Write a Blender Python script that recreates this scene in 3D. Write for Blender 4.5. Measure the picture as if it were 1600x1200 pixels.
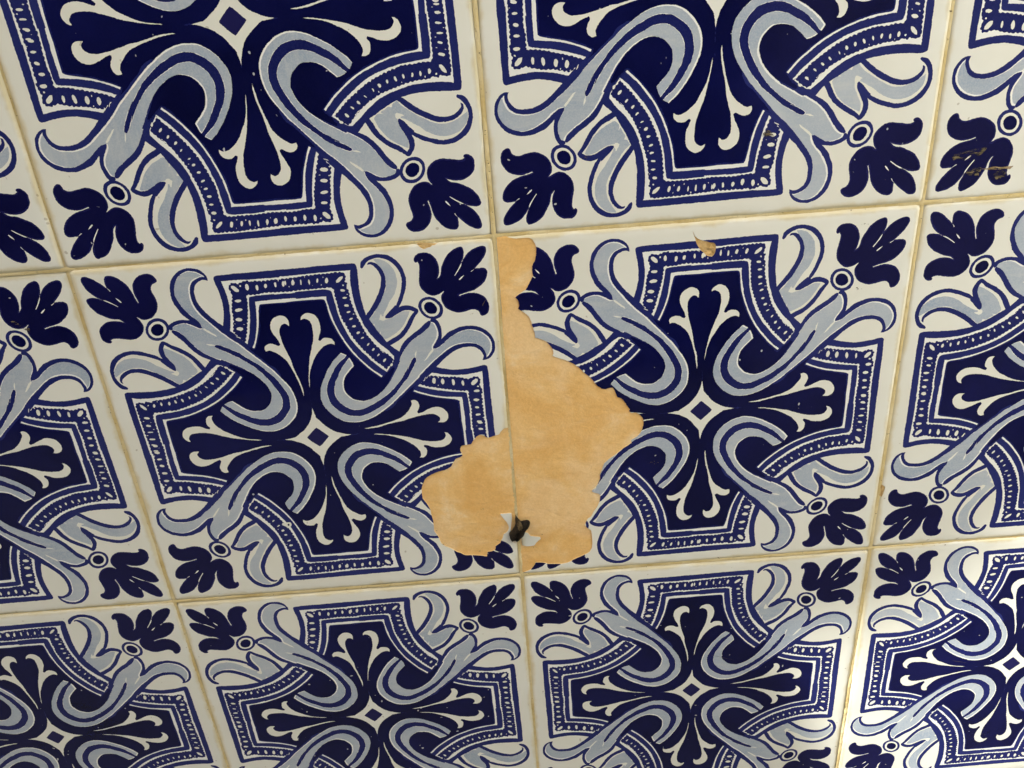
import bpy, math, random
import numpy as np
from mathutils import Matrix, Vector
from mathutils.geometry import delaunay_2d_cdt

for o in list(bpy.data.objects):
    bpy.data.objects.remove(o)
SC = bpy.context.scene
COL = SC.collection
random.seed(7)
RNG = np.random.default_rng(11)

S = 0.15            # tile pitch in metres
BOUNCE_X = 0.42     # where the wall meets the added bounce wall on the right
Z0 = 1.0            # height of the joint above the middle row of tiles


def wall_pt(gx, gy, out=0.0):
    """tile-grid coordinates -> world (the wall face is y = 0, facing -y)"""
    return Vector(((gx - 1.0) * S, -out, Z0 + gy * S))


# ------------------------------------------------------------------ camera, sky, sun, exposure
cam_data = bpy.data.cameras.new('camera')
cam = bpy.data.objects.new('camera', cam_data)
COL.objects.link(cam)
cam_data.sensor_width = 36.0
cam_data.lens = 36.0 * 1309.9 / 1600.0
cam_data.clip_start = 0.01
cam_data.clip_end = 500.0
CAM_POS = (1.020076, 0.564611, 1.89915)
CAM_X = (0.996999, -0.070292, 0.032442)
CAM_D = (-0.077378, -0.891375, 0.446613)
CAM_F = (-0.002476, -0.447783, -0.894139)


def to_world_dir(v):
    return Vector((v[0], -v[2], v[1]))


rx, ry, rz = to_world_dir(CAM_X), -to_world_dir(CAM_D), -to_world_dir(CAM_F)
m3 = Matrix((rx, ry, rz)).transposed()
cam.matrix_world = Matrix.Translation(wall_pt(CAM_POS[0], CAM_POS[1], CAM_POS[2] * S)) @ m3.to_4x4()
SC.camera = cam

SUN_DIR = Vector((-0.64, -0.175, 0.74)).normalized()      # towards the sun: left, out from the wall, up
SUN_STRENGTH = 4.5
SKY_STRENGTH = 0.05
EXPOSURE = 1.7
world = bpy.data.worlds.new('World')
SC.world = world
world.use_nodes = True
wn = world.node_tree.nodes
wl = world.node_tree.links
bg = wn['Background']
sky = wn.new('ShaderNodeTexSky')
sky.sky_type = 'NISHITA'
sky.sun_disc = False
sky.sun_elevation = math.asin(SUN_DIR.z)
sky.sun_rotation = math.atan2(SUN_DIR.x, SUN_DIR.y)
sky.altitude = 0
sky.air_density = 1.0
sky.dust_density = 6.0
sky.ozone_density = 0.5
wl.new(sky.outputs[0], bg.inputs[0])
bg.inputs[1].default_value = SKY_STRENGTH

sun_data = bpy.data.lights.new('sun', 'SUN')
sun_data.energy = SUN_STRENGTH
sun_data.angle = math.radians(0.6)
sun_data.color = (1.0, 0.97, 0.89)
sun = bpy.data.objects.new('sun', sun_data)
COL.objects.link(sun)
sun.rotation_euler = SUN_DIR.to_track_quat('Z', 'Y').to_euler()
sun.location = (2, -2, 4)

SC.view_settings.view_transform = 'Standard'
SC.view_settings.look = 'None'
SC.view_settings.exposure = EXPOSURE
SC.view_settings.gamma = 1.0
SC.view_settings.use_curve_mapping = False


# ------------------------------------------------------------------ materials
def mat(name, base, rough=0.5):
    m = bpy.data.materials.new(name)
    m.use_nodes = True
    b = m.node_tree.nodes['Principled BSDF']
    b.inputs['Base Color'].default_value = (*base, 1)
    b.inputs['Roughness'].default_value = rough
    return m, m.node_tree.nodes, m.node_tree.links, b


def node(ns, kind, **kw):
    n = ns.new(kind)
    for k, v in kw.items():
        setattr(n, k, v)
    return n


def coords(ns, ls):
    """object coordinates shifted by a random amount for each object, so that no two tiles match"""
    tc = node(ns, 'ShaderNodeTexCoord')
    oi = node(ns, 'ShaderNodeObjectInfo')
    mul = node(ns, 'ShaderNodeVectorMath', operation='SCALE')
    mul.inputs[0].default_value = (3.1, 5.7, 2.3)
    ls.new(oi.outputs['Random'], mul.inputs['Scale'])
    add = node(ns, 'ShaderNodeVectorMath', operation='ADD')
    ls.new(tc.outputs['Object'], add.inputs[0])
    ls.new(mul.outputs[0], add.inputs[1])
    return tc, add.outputs[0]


def noise(ns, ls, vec, scale, detail=3.0, rough=0.55, dist=0.0):
    n = node(ns, 'ShaderNodeTexNoise')
    n.inputs['Scale'].default_value = scale
    n.inputs['Detail'].default_value = detail
    n.inputs['Roughness'].default_value = rough
    n.inputs['Distortion'].default_value = dist
    ls.new(vec, n.inputs['Vector'])
    return n


def ramp(ns, ls, fac, stops):
    r = node(ns, 'ShaderNodeValToRGB')
    while len(r.color_ramp.elements) < len(stops):
        r.color_ramp.elements.new(0.5)
    for e, (p, c) in zip(r.color_ramp.elements, stops):
        e.position = p
        e.color = (*c, 1) if len(c) == 3 else c
    ls.new(fac, r.inputs[0])
    return r


def mix(ns, ls, fac, a, b, mode='MIX'):
    n = node(ns, 'ShaderNodeMix', data_type='RGBA', blend_type=mode)
    for sock, v in ((n.inputs[0], fac), (n.inputs[6], a), (n.inputs[7], b)):
        if isinstance(v, (int, float)):
            sock.default_value = v
        elif isinstance(v, tuple):
            sock.default_value = (*v, 1)
        else:
            ls.new(v, sock)
    return n.outputs[2]


def math_node(ns, ls, op, a, b=None, clamp=False):
    n = node(ns, 'ShaderNodeMath', operation=op, use_clamp=clamp)
    for sock, v in zip(n.inputs, (a, b)):
        if v is None:
            continue
        if isinstance(v, (int, float)):
            sock.default_value = v
        else:
            ls.new(v, sock)
    return n.outputs[0]


def glaze(name, base, var, rough=0.07, grain=0.0, grain_col=None, stain=True, pin=False, wash=False):
    """glossy tin glaze with the soft waviness, pooled yellowish rim, dust and fine scratches of an old tile"""
    m, ns, ls, b = mat(name, base, rough)
    tc, vec = coords(ns, ls)
    big = noise(ns, ls, vec, 30, 4, 0.6)
    f = ramp(ns, ls, big.outputs[0], [(0.3, (0, 0, 0)), (0.7, (1, 1, 1))])
    col = mix(ns, ls, f.outputs[0], base, var)
    if grain:
        g = noise(ns, ls, vec, 1900, 2, 0.7)
        gf = ramp(ns, ls, g.outputs[0], [(0.42, (0, 0, 0)), (0.66, (1, 1, 1))])
        col = mix(ns, ls, math_node(ns, ls, 'MULTIPLY', gf.outputs[0], grain), col, grain_col)
    if stain:
        sep = node(ns, 'ShaderNodeSeparateXYZ')
        ls.new(tc.outputs['Object'], sep.inputs[0])
        ax = math_node(ns, ls, 'ABSOLUTE', sep.outputs[0])
        az = math_node(ns, ls, 'ABSOLUTE', sep.outputs[2])
        mx = math_node(ns, ls, 'MAXIMUM', ax, az)
        sm = noise(ns, ls, vec, 60, 4, 0.65)
        wob = math_node(ns, ls, 'MULTIPLY', math_node(ns, ls, 'SUBTRACT', sm.outputs[0], 0.5), 0.006)
        edge = math_node(ns, ls, 'ADD', mx, wob)
        er = node(ns, 'ShaderNodeMapRange', interpolation_type='SMOOTHSTEP')
        er.inputs['From Min'].default_value = 0.0722
        er.inputs['From Max'].default_value = 0.0746
        er.inputs['To Max'].default_value = 0.65
        ls.new(edge, er.inputs[0])
        col = mix(ns, ls, er.outputs[0], col, (0.62, 0.52, 0.26))
        # specks of dirt
        sp = noise(ns, ls, vec, 420, 1, 0.5)
        sr = ramp(ns, ls, sp.outputs[0], [(0.775, (0, 0, 0)), (0.80, (1, 1, 1))])
        col = mix(ns, ls, math_node(ns, ls, 'MULTIPLY', sr.outputs[0], 0.4), col, (0.20, 0.14, 0.07))
    if wash:
        mp = node(ns, 'ShaderNodeMapping')
        mp.inputs['Scale'].default_value = (90, 90, 420)
        ls.new(vec, mp.inputs[0])
        w = noise(ns, ls, mp.outputs[0], 1.0, 3, 0.6, 0.4)
        wr = ramp(ns, ls, w.outputs[0], [(0.5, (0, 0, 0)), (0.8, (1, 1, 1))])
        col = mix(ns, ls, math_node(ns, ls, 'MULTIPLY', wr.outputs[0], 0.5), col, (0.60, 0.62, 0.60))
    if pin:
        pn = noise(ns, ls, vec, 620, 0, 0.5)
        pr = ramp(ns, ls, pn.outputs[0], [(0.868, (0, 0, 0)), (0.885, (1, 1, 1))])
        col = mix(ns, ls, pr.outputs[0], col, (0.45, 0.46, 0.50))
    ls.new(col, b.inputs['Base Color'])
    # roughness: dust film and fine wiping marks
    rn = noise(ns, ls, vec, 90, 5, 0.65)
    rr = node(ns, 'ShaderNodeMapRange')
    rr.inputs['From Min'].default_value = 0.35
    rr.inputs['From Max'].default_value = 0.75
    rr.inputs['To Min'].default_value = rough
    rr.inputs['To Max'].default_value = rough + 0.07
    ls.new(rn.outputs[0], rr.inputs[0])
    ls.new(rr.outputs[0], b.inputs['Roughness'])
    b.inputs['IOR'].default_value = 1.45
    b.inputs['Specular IOR Level'].default_value = 0.34
    wav = noise(ns, ls, vec, 55, 2, 0.5)
    fin = noise(ns, ls, vec, 900, 2, 0.5)
    h = math_node(ns, ls, 'ADD', math_node(ns, ls, 'MULTIPLY', wav.outputs[0], 1.0), math_node(ns, ls, 'MULTIPLY', fin.outputs[0], 0.05))
    bp = node(ns, 'ShaderNodeBump')
    bp.inputs['Strength'].default_value = 0.35
    bp.inputs['Distance'].default_value = 0.0006
    ls.new(h, bp.inputs['Height'])
    ls.new(bp.outputs[0], b.inputs['Normal'])
    return m


WHITE = (0.79, 0.805, 0.745)
M = {
    'W': glaze('white_glaze', WHITE, (0.76, 0.765, 0.68)),
    'V': glaze('white_reserve_glaze', (0.84, 0.86, 0.84), (0.82, 0.84, 0.80), stain=False),
    'B': glaze('blue_line_glaze', (0.012, 0.018, 0.115), (0.020, 0.027, 0.15), 0.08, grain=0.3, grain_col=(0.03, 0.036, 0.17), stain=False),
    'C': glaze('chain_blue_glaze', (0.009, 0.013, 0.095), (0.015, 0.02, 0.125), 0.08, grain=0.3, grain_col=(0.028, 0.034, 0.16), stain=False),
    'S': glaze('stripe_blue_glaze', (0.007, 0.010, 0.085), (0.013, 0.018, 0.125), 0.08, grain=0.3, grain_col=(0.028, 0.034, 0.16), stain=False),
    'N': glaze('navy_glaze', (0.0016, 0.0022, 0.030), (0.0045, 0.006, 0.068), 0.08, grain=0.1, grain_col=(0.012, 0.014, 0.10), stain=False, pin=True),
    'P': glaze('petal_navy_glaze', (0.0030, 0.0034, 0.038), (0.0065, 0.007, 0.062), 0.08, grain=0.1, grain_col=(0.014, 0.014, 0.10), stain=False, pin=True),
    'Q': glaze('petal_rim_glaze', (0.009, 0.010, 0.075), (0.014, 0.015, 0.10), 0.08, grain=0.3, grain_col=(0.028, 0.03, 0.15), stain=False),
    'M': glaze('diamond_blue_glaze', (0.010, 0.010, 0.07), (0.016, 0.015, 0.09), 0.08, stain=False),
    'L': glaze('pale_blue_glaze', (0.31, 0.385, 0.49), (0.47, 0.525, 0.58), 0.08, grain=0.45, grain_col=(0.56, 0.59, 0.61), stain=False, wash=True),
}
GLAZES = 'WBCSNPQMLV'


def clay_material():
    m, ns, ls, b = mat('bare_clay', (0.7, 0.46, 0.2), 0.85)
    tc, vec = coords(ns, ls)
    a = noise(ns, ls, vec, 55, 6, 0.62, 0.6)
    r = ramp(ns, ls, a.outputs[0], [(0.32, (0.75, 0.43, 0.13)), (0.47, (0.82, 0.52, 0.195)), (0.58, (0.85, 0.575, 0.25)), (0.70, (0.89, 0.69, 0.41))])
    st = node(ns, 'ShaderNodeMapping')
    st.inputs['Rotation'].default_value = (0, 0.7, 0)
    st.inputs['Scale'].default_value = (60, 60, 130)
    ls.new(vec, st.inputs[0])
    w = noise(ns, ls, st.outputs[0], 1.0, 4, 0.6, 0.8)
    wr = ramp(ns, ls, w.outputs[0], [(0.52, (0, 0, 0)), (0.72, (1, 1, 1))])
    col = mix(ns, ls, math_node(ns, ls, 'MULTIPLY', wr.outputs[0], 0.25), r.outputs[0], (0.88, 0.69, 0.45))
    lg = noise(ns, ls, vec, 30, 3, 0.5, 0.4)
    lr = ramp(ns, ls, lg.outputs[0], [(0.50, (0, 0, 0)), (0.60, (1, 1, 1))])
    col = mix(ns, ls, math_node(ns, ls, 'MULTIPLY', lr.outputs[0], 0.4), col, (0.78, 0.455, 0.145))
    pl = ramp(ns, ls, lg.outputs[0], [(0.38, (1, 1, 1)), (0.46, (0, 0, 0))])
    col = mix(ns, ls, math_node(ns, ls, 'MULTIPLY', pl.outputs[0], 0.3), col, (0.89, 0.71, 0.46))
    gr = noise(ns, ls, vec, 1400, 2, 0.6)
    grr = ramp(ns, ls, gr.outputs[0], [(0.35, (0.95, 0.94, 0.92)), (0.65, (1.03, 1.03, 1.03))])
    col = mix(ns, ls, 1.0, col, grr.outputs[0], 'MULTIPLY')
    pt = noise(ns, ls, vec, 650, 2, 0.5)
    pr = ramp(ns, ls, pt.outputs[0], [(0.735, (0, 0, 0)), (0.78, (1, 1, 1))])
    col = mix(ns, ls, math_node(ns, ls, 'MULTIPLY', pr.outputs[0], 0.5), col, (0.32, 0.19, 0.07))
    ls.new(col, b.inputs['Base Color'])
    b.inputs['Specular IOR Level'].default_value = 0.3
    h1 = noise(ns, ls, vec, 120, 6, 0.65)
    h2 = noise(ns, ls, st.outputs[0], 1.6, 4, 0.6, 0.8)
    h = math_node(ns, ls, 'ADD', h1.outputs[0], h2.outputs[0])
    bp = node(ns, 'ShaderNodeBump')
    bp.inputs['Strength'].default_value = 0.5
    bp.inputs['Distance'].default_value = 0.0006
    ls.new(h, bp.inputs['Height'])
    ls.new(bp.outputs[0], b.inputs['Normal'])
    return m


def grout_material():
    m, ns, ls, b = mat('grout', (0.6, 0.5, 0.28), 0.9)
    tc = node(ns, 'ShaderNodeTexCoord')
    vec = tc.outputs['Object']
    a = noise(ns, ls, vec, 40, 5, 0.65)
    r = ramp(ns, ls, a.outputs[0], [(0.3, (0.50, 0.35, 0.12)), (0.46, (0.66, 0.53, 0.25)), (0.66, (0.77, 0.68, 0.43))])
    d = noise(ns, ls, vec, 520, 3, 0.6)
    dr = ramp(ns, ls, d.outputs[0], [(0.62, (0, 0, 0)), (0.74, (1, 1, 1))])
    d2 = noise(ns, ls, vec, 14, 2, 0.5)
    d2r = ramp(ns, ls, d2.outputs[0], [(0.42, (0, 0, 0)), (0.62, (1, 1, 1))])
    k = math_node(ns, ls, 'MULTIPLY', dr.outputs[0], math_node(ns, ls, 'MULTIPLY', d2r.outputs[0], 0.8))
    col = mix(ns, ls, k, r.outputs[0], (0.10, 0.075, 0.03))
    ls.new(col, b.inputs['Base Color'])
    f = noise(ns, ls, vec, 900, 4, 0.6)
    bp = node(ns, 'ShaderNodeBump')
    bp.inputs['Strength'].default_value = 0.6
    bp.inputs['Distance'].default_value = 0.0004
    ls.new(f.outputs[0], bp.inputs['Height'])
    ls.new(bp.outputs[0], b.inputs['Normal'])
    return m


def rough_material(name, c1, c2, scale, rough=0.9, bump=0.5, dist=0.004):
    m, ns, ls, b = mat(name, c1, rough)
    tc = node(ns, 'ShaderNodeTexCoord')
    a = noise(ns, ls, tc.outputs['Object'], scale, 5, 0.6)
    r = ramp(ns, ls, a.outputs[0], [(0.35, c1), (0.65, c2)])
    ls.new(r.outputs[0], b.inputs['Base Color'])
    f = noise(ns, ls, tc.outputs['Object'], scale * 8, 5, 0.6)
    bp = node(ns, 'ShaderNodeBump')
    bp.inputs['Strength'].default_value = bump
    bp.inputs['Distance'].default_value = dist
    ls.new(f.outputs[0], bp.inputs['Height'])
    ls.new(bp.outputs[0], b.inputs['Normal'])
    return m


CLAY = clay_material()
GROUT = grout_material()
CHIP = rough_material('chip_crumb', (0.60, 0.36, 0.10), (0.78, 0.56, 0.26), 330, 0.9, 0.8, 0.0008)
EDGE = mat('glaze_edge', (0.66, 0.55, 0.33), 0.5)[0]
PLASTER = rough_material('plaster', (0.62, 0.56, 0.45), (0.70, 0.64, 0.52), 6)
PAVING = rough_material('paving', (0.022, 0.021, 0.019), (0.032, 0.03, 0.027), 5)
TIMBER = rough_material('timber', (0.03, 0.022, 0.016), (0.05, 0.038, 0.028), 9)
SKY_BLOCK = rough_material('sky_block', (0.06, 0.06, 0.06), (0.09, 0.09, 0.087), 2)
BOUNCE_WHITE = rough_material('bounce_white', (0.70, 0.70, 0.67), (0.76, 0.76, 0.73), 5)
DARK_SCREEN = rough_material('dark_screen', (0.035, 0.032, 0.03), (0.05, 0.046, 0.042), 5)
DIRT = rough_material('dirt', (0.004, 0.003, 0.002), (0.055, 0.034, 0.013), 420, 0.95, 1.0, 0.003)
CRUMB = rough_material('tan_crumb', (0.10, 0.065, 0.025), (0.36, 0.26, 0.12), 500, 0.95, 1.0, 0.002)
SMEAR = rough_material('smear', (0.035, 0.028, 0.018), (0.20, 0.155, 0.08), 300, 0.9, 0.6, 0.0005)


def shade_cloth_material():
    m, ns, ls, b = mat('shade_cloth', (0.80, 0.74, 0.62), 0.9)
    tr = node(ns, 'ShaderNodeBsdfTranslucent')
    tr.inputs['Color'].default_value = (0.92, 0.84, 0.68, 1)
    mx = node(ns, 'ShaderNodeMixShader')
    mx.inputs[0].default_value = 0.65
    ls.new(b.outputs[0], mx.inputs[1])
    ls.new(tr.outputs[0], mx.inputs[2])
    ls.new(mx.outputs[0], ns['Material Output'].inputs['Surface'])
    return m


SHADE_CLOTH = shade_cloth_material()
SPECK = rough_material('speck', (0.05, 0.035, 0.015), (0.16, 0.11, 0.05), 400, 0.95)
PALE = rough_material('pale_shard', (0.55, 0.48, 0.36), (0.70, 0.62, 0.5), 300, 0.6)


def scraped(m, cut):
    """break a crust up into scratchy patches"""
    ns, ls = m.node_tree.nodes, m.node_tree.links
    tc = node(ns, 'ShaderNodeTexCoord')
    mp = node(ns, 'ShaderNodeMapping')
    mp.inputs['Rotation'].default_value = (0, -0.25, 0)
    mp.inputs['Scale'].default_value = (220, 220, 900)
    ls.new(tc.outputs['Object'], mp.inputs[0])
    n = noise(ns, ls, mp.outputs[0], 1.0, 4, 0.7, 1.0)
    r = ramp(ns, ls, n.outputs[0], [(cut, (0, 0, 0)), (cut + 0.12, (1, 1, 1))])
    ls.new(r.outputs[0], ns['Principled BSDF'].inputs['Alpha'])
    return m


CRUST = scraped(rough_material('brown_crust', (0.22, 0.15, 0.07), (0.40, 0.30, 0.17), 300, 0.95, 0.8, 0.0006), 0.36)
scraped(SMEAR, 0.46)

PRINT = [
 ("B", "", "163.2,307.2* 173.5,326.2 187,343.1 200.9,363 213.1,384.5 220,403.1 221.9,420.3 218.1,434.7 209.4,447.9 202.2,453.1 194.8,452.2* 197.4,457.4 204,458.7 210.2,457.5 218.2,451.9 226.7,440.3 232,424.2 232.7,411.6 230.3,394.3 221.6,374.2 209.5,352.6 195.4,334.2 179.7,315.8* 190.9,291.7 201.7,272.3 213.5,251.9* 224.9,258.3 244.5,268.8 258.9,282.7 270,298.4 278.1,311.8 290.1,325.3* 281.1,330 270.1,331 261,329.2 246.1,321.5 231.2,314 219.5,314.2 217.8,316.8 225.5,326.8 235.6,335.8 247.1,346.3 248,344.6 255.2,358.6 261.7,372.6 267,389.7 270.6,405.3 268.8,424.4 262.6,439 254.5,450.5 241.5,460.8 227.5,466.3 215.4,467.1 206.6,464.8 197.8,460.9 190.8,454.8 183.9,446.1 179.8,444.4 177.5,447.4 178.2,451.2 181.3,461 192.6,470.1 207.2,475.6 222.1,476.8 238.9,474.1 254.6,466.3 267.9,452.5 276.9,434.7 280.7,414 279.6,396.7 272.4,373.3 263.5,353.1 254.6,340* 264.4,343.2 275.1,343.7 287.9,339.4 297.6,332.4 300.3,327.2 299.5,324 291.9,314 283.9,300.6 274.4,284.7 260.3,267.5 245.6,255.2 221.5,241.9* 198.4,233.6* 165.5,273.7*"),
 ("L", "", "179.1,314.2* 191.5,324.7 209.7,350.2 221.9,371 232.4,390.9 234.8,408.2 232.8,425.7 225.7,443.5 214.4,461.4 212.9,465* 227.8,463.5 240.4,457 250.3,446.9 257.6,433.1 260.8,418.7 260.6,401.4 255.9,385.9 248,370.5 236.9,356.9 227.4,341.4 219.3,327.3 214.8,314.5 211.6,326.3 207.5,319.3 204.9,312.1 211.3,309.6* 220.6,310.8 231.4,312.4 246.3,319.4 261.2,327.2 270.3,328.9 281.3,327.5* 276.2,316.1 266.7,300.3 255.6,285.5 240.9,273.3 225.9,265.3 213.7,260.4 209.6,262.4* 203.4,270.5 205.2,282.1* 200.7,275.8 196.4,284.5* 189.9,293.4* 192.5,301.5* 186.1,303.7*"),
 ("W", "", "205.7,312* 209.8,319.1 215.9,320.2 218.7,315.1 216.1,309.2 209.9,308.7"),
 ("B", "cross", "0,0* -12,457* -12,456.8* 68.4,458.4 158.8,458.9 166.8,457.2 169.5,450.3 169.5,440.2 167.8,407.3 167.4,375.4 170.7,344.4 174.6,322.8 179.1,314.2 191,290 203.4,270.5 213.5,251.9 221.5,241.9 240.3,224.1* 273.3,192.9* 327.2,173.5* 348,167.3 372.6,162.6 396.7,162.3 420.6,164.7 442.6,168.8 449.8,168.9 454,164.5 455.8,128.1 456.1,74.1 457.3,18.8 457,-12*"),
 ("V", "", "-14,440* 20.8,440.8 99.4,442.4 153.6,442.3* 151.4,435.4 149.3,416.7 148.6,389.8 150,365.6 151.8,349.2 155.7,330.9 162.2,310.6 161.5,309 166.2,297 176.3,276.1 195.6,249.2 211.1,232.6 226.2,212.4* 224.6,202.2* 214.6,187.4* 203,171.7* 203.1,170.9* 182.4,190.1 165,210.7 147.7,232.8 131.9,257.9 121,282.4 113.2,308.1 108.1,329.9 106,344.8 103.6,369.4 101.6,385.6 100.3,393.7 97.1,397.2* 86.6,399.6 56,400.2 10.2,399.1 -35.6,397.1*"),
 ("V", "", "313.4,159.4* 306,152.4* 294.1,141.9* 274.6,124.9* 296.5,116.8 329.9,107.6 363.1,101.1 389.6,97.4 395.6,94.7* 397.9,79.1 398.3,57.2 398.5,33.2 397.5,5.3 396.9,-11.6 397,-14* 440,-14* 438.8,7.3 438.7,42.6 439,93.7 440.2,129.5 439.8,152.5* 422.4,149.6 398.5,146.9 374.3,147.1 341.5,152.1"),
 ("C", "rough", "-14,434* 21,435.3 54.2,437.7 93.6,438.8 113.2,439.3 122.3,439.6 132.9,439.1 139,434.1 138.6,422.3 135.6,416.2 140,412.4 140.4,406.4 137.2,401.9 141.4,390.4 142.5,366.2 146.4,344.8 151.1,324.7 156,309.5 163,287.3 172.2,268.1 186.4,244.9 203.9,222.9 193.6,234 212.3,217 223,203.2 202.5,177.9* 205.2,174.2* 193.8,187.4 173.1,210 155.6,233.8 141.5,255.4 130.8,276.6 121.5,300.7 113.8,324.5 109.6,344.5 109.4,360.8 107,377.1 107.3,393.1 106.4,399.6* 97,403.5 80.3,403.3 40.6,403.3 -5.2,402.3 -14,402*"),
 ("C", "rough", "307.7,151.8* 317.5,150.6 329.1,147.8 350.4,143.9 366.7,143.2 383.2,139.7 399.9,135 406.4,135 415.7,138 427.1,137.3 433.1,131.9 432.9,123 430.3,114.3 434.1,106.8 436.1,90.4 432.6,86.1 434.6,76 433.1,61.5 434.1,39.3 433.1,20.9 432,2.3 434,-14* 402,-14* 401.3,1.2 402.1,23.6 403.3,42 402.8,60.5 400.3,75.3 400.2,93.5 400.6,101* 387.5,101.8 362.6,105.7 345.9,109.8 329.2,113.9 315.9,117.8 302.6,120.7 290.8,125.3 279,129.9*"),
 ("W", "eye", "-3.6,428.9 -2.4,426.9 -2.1,422.5 -2.8,418.1 -4.5,416.7 -5.7,418.7 -6,423.1 -5.3,427.5"),
 ("W", "eye", "14.9,429.6 16.2,427.3 16,422.6 14.7,418.3 12.9,416.8 11.6,419.2 11.7,423.9 13.1,428.2"),
 ("W", "eye", "33.6,430.8 35.1,428.1 35.3,422.5 34,417 32.1,415.1 30.7,417.8 30.4,423.5 31.7,428.9"),
 ("W", "eye", "52.8,430.3 54.2,427.9 54.6,422.5 53.5,417.5 51.6,415.6 50.1,418.1 49.7,423.5 50.9,428.4"),
 ("W", "eye", "73.8,428.2 75.3,425.5 74.8,421 72.7,417.1 70.2,416.2 68.7,418.8 69.2,423.3 71.3,427.3"),
 ("W", "eye", "96.7,429.3 98.4,426 97.9,420.4 95.5,415.7 92.3,414.5 90.6,417.8 91.1,423.5 93.6,428.1"),
 ("W", "eye", "132.4,428.9 131.6,424.6 126.2,418.6 119.3,414.4 115,414.3 115.8,418.6 121.3,424.7 128.1,428.8"),
 ("W", "eye", "132.4,407 132,405.6 130.5,405.3 129,405.9 128.4,407.3 128.8,408.7 130.3,409.1 131.8,408.5"),
 ("W", "eye", "132.7,392.7 131.2,390.4 127.2,389.8 123.1,391 121.3,393.6 122.9,395.9 126.8,396.5 130.8,395.2"),
 ("W", "eye", "134.8,374.1 133.4,372.4 129.7,371.6 126,372.2 124,374 125.5,375.6 129.1,376.5 132.8,375.8"),
 ("W", "eye", "135.7,354.6 134.3,352.6 130.5,352.1 126.5,353.2 124.9,355.5 126.3,357.5 130.1,358 134,356.8"),
 ("W", "eye", "138.1,338.6 137.3,336.5 134,335 130.3,334.8 128.4,336.1 129.2,338.2 132.5,339.7 136.2,339.9"),
 ("W", "eye", "141.2,321.4 140.4,319.2 137.3,317.1 133.5,316.3 131.2,317.3 132,319.6 135.2,321.6 139,322.4"),
 ("W", "eye", "4,415.2 4.4,414.5 4.6,413.2 4.2,412 3.6,411.7 3.1,412.4 3.1,413.5 3.4,414.8"),
 ("W", "eye", "43.5,434.2 44,433.7 44.2,432.4 43.8,431.2 43.2,431 42.7,431.5 42.6,432.7 42.9,434"),
 ("W", "eye", "60.6,414.9 61.1,414.2 61.2,412.9 60.6,411.9 60,411.4 59.7,412.1 59.6,413.4 60,414.6"),
 ("W", "eye", "81.1,414.6 81.4,414 81.3,412.7 80.7,411.7 80.2,411.4 79.8,412.1 79.9,413.3 80.5,414.4"),
 ("W", "eye", "86.3,432.7 86.7,432 86.6,430.7 86,429.7 85.4,429.4 85.1,430.1 85.2,431.3 85.7,432.4"),
 ("W", "eye", "139.4,383.3 139,382.7 137.8,382.5 136.5,382.8 136,383.4 136.5,383.9 137.7,384.1 138.9,383.8"),
 ("W", "eye", "145.1,331.8 145,331 143.9,330.4 142.7,330.4 142,330.7 142.3,331.4 143.2,332 144.4,332.2"),
 ("W", "eye", "145.5,300.7 144.7,298.6 141.8,297.4 138.4,297.5 136.6,299.2 137.4,301.2 140.3,302.5 143.7,302.4"),
 ("W", "eye", "150.9,285.3 150.8,282.6 148.2,280.5 145,279.9 142.7,281.3 142.8,283.9 145.4,286.1 148.6,286.6"),
 ("W", "eye", "159.9,269.8 159.2,268.5 156.7,266.8 153.6,266.1 152,266.7 152.7,268 155.2,269.6 158.3,270.4"),
 ("W", "eye", "170.1,253 170,251.2 168,248.4 165.3,246.6 163.5,246.8 163.6,248.6 165.6,251.4 168.3,253.2"),
 ("W", "eye", "179.9,237.1 180.1,234.7 178.2,231.7 175.2,229.9 173.1,230.5 172.9,232.9 174.7,235.8 177.8,237.6"),
 ("W", "eye", "191.1,222.1 191.3,219.8 189.6,217 187,215.2 184.9,215.4 184.8,217.6 186.5,220.4 189,222.2"),
 ("W", "eye", "206.9,207.3 207.1,204.7 204.9,201.1 201.6,198.7 199.2,198.9 199,201.6 201.1,205.2 204.5,207.5"),
 ("W", "eye", "218.4,194 219.3,191.5 218.3,188.1 215.9,185.7 213.6,185.7 212.8,188.2 213.8,191.6 216.2,194"),
 ("W", "eye", "161.4,280.2 161.3,279.4 160.3,278.8 159,278.6 158.4,278.8 158.5,279.6 159.5,280.4 160.8,280.6"),
 ("W", "eye", "297.4,149.4 297.3,147.3 295.6,143 293.4,139.2 292.1,137.8 292.2,140 293.9,144.3 296.1,148.1"),
 ("W", "eye", "317.6,144.2 320.3,140.4 320.4,133.8 318.1,128.3 314.5,127 311.8,130.8 311.7,137.4 314,142.9"),
 ("W", "eye", "340.6,140.5 343.4,136.8 344,130.2 341.9,124.7 338.5,123.2 335.7,126.8 335.2,133.5 337.2,139"),
 ("W", "eye", "364.7,136.5 367.6,133.2 369.1,126.5 368.4,119.9 365.7,117.5 362.8,120.7 361.3,127.5 362,134"),
 ("W", "eye", "389,132.4 391.3,129.4 391.8,123.6 390.5,118.4 387.9,116.8 385.6,119.9 385.1,125.6 386.5,130.9"),
 ("W", "eye", "425.9,131.6 426,126.4 421.3,119.9 414.7,115.6 409.9,116.2 409.8,121.4 414.5,127.9 421.1,132.2"),
 ("W", "eye", "426.9,110.1 426.6,108.7 425,108.3 423.3,108.9 422.6,110.4 422.9,111.8 424.5,112.2 426.2,111.6"),
 ("W", "eye", "429.4,97.3 427.6,94.3 422.3,93 416.4,94 413.5,96.8 415.3,99.7 420.6,101.1 426.5,100"),
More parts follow.
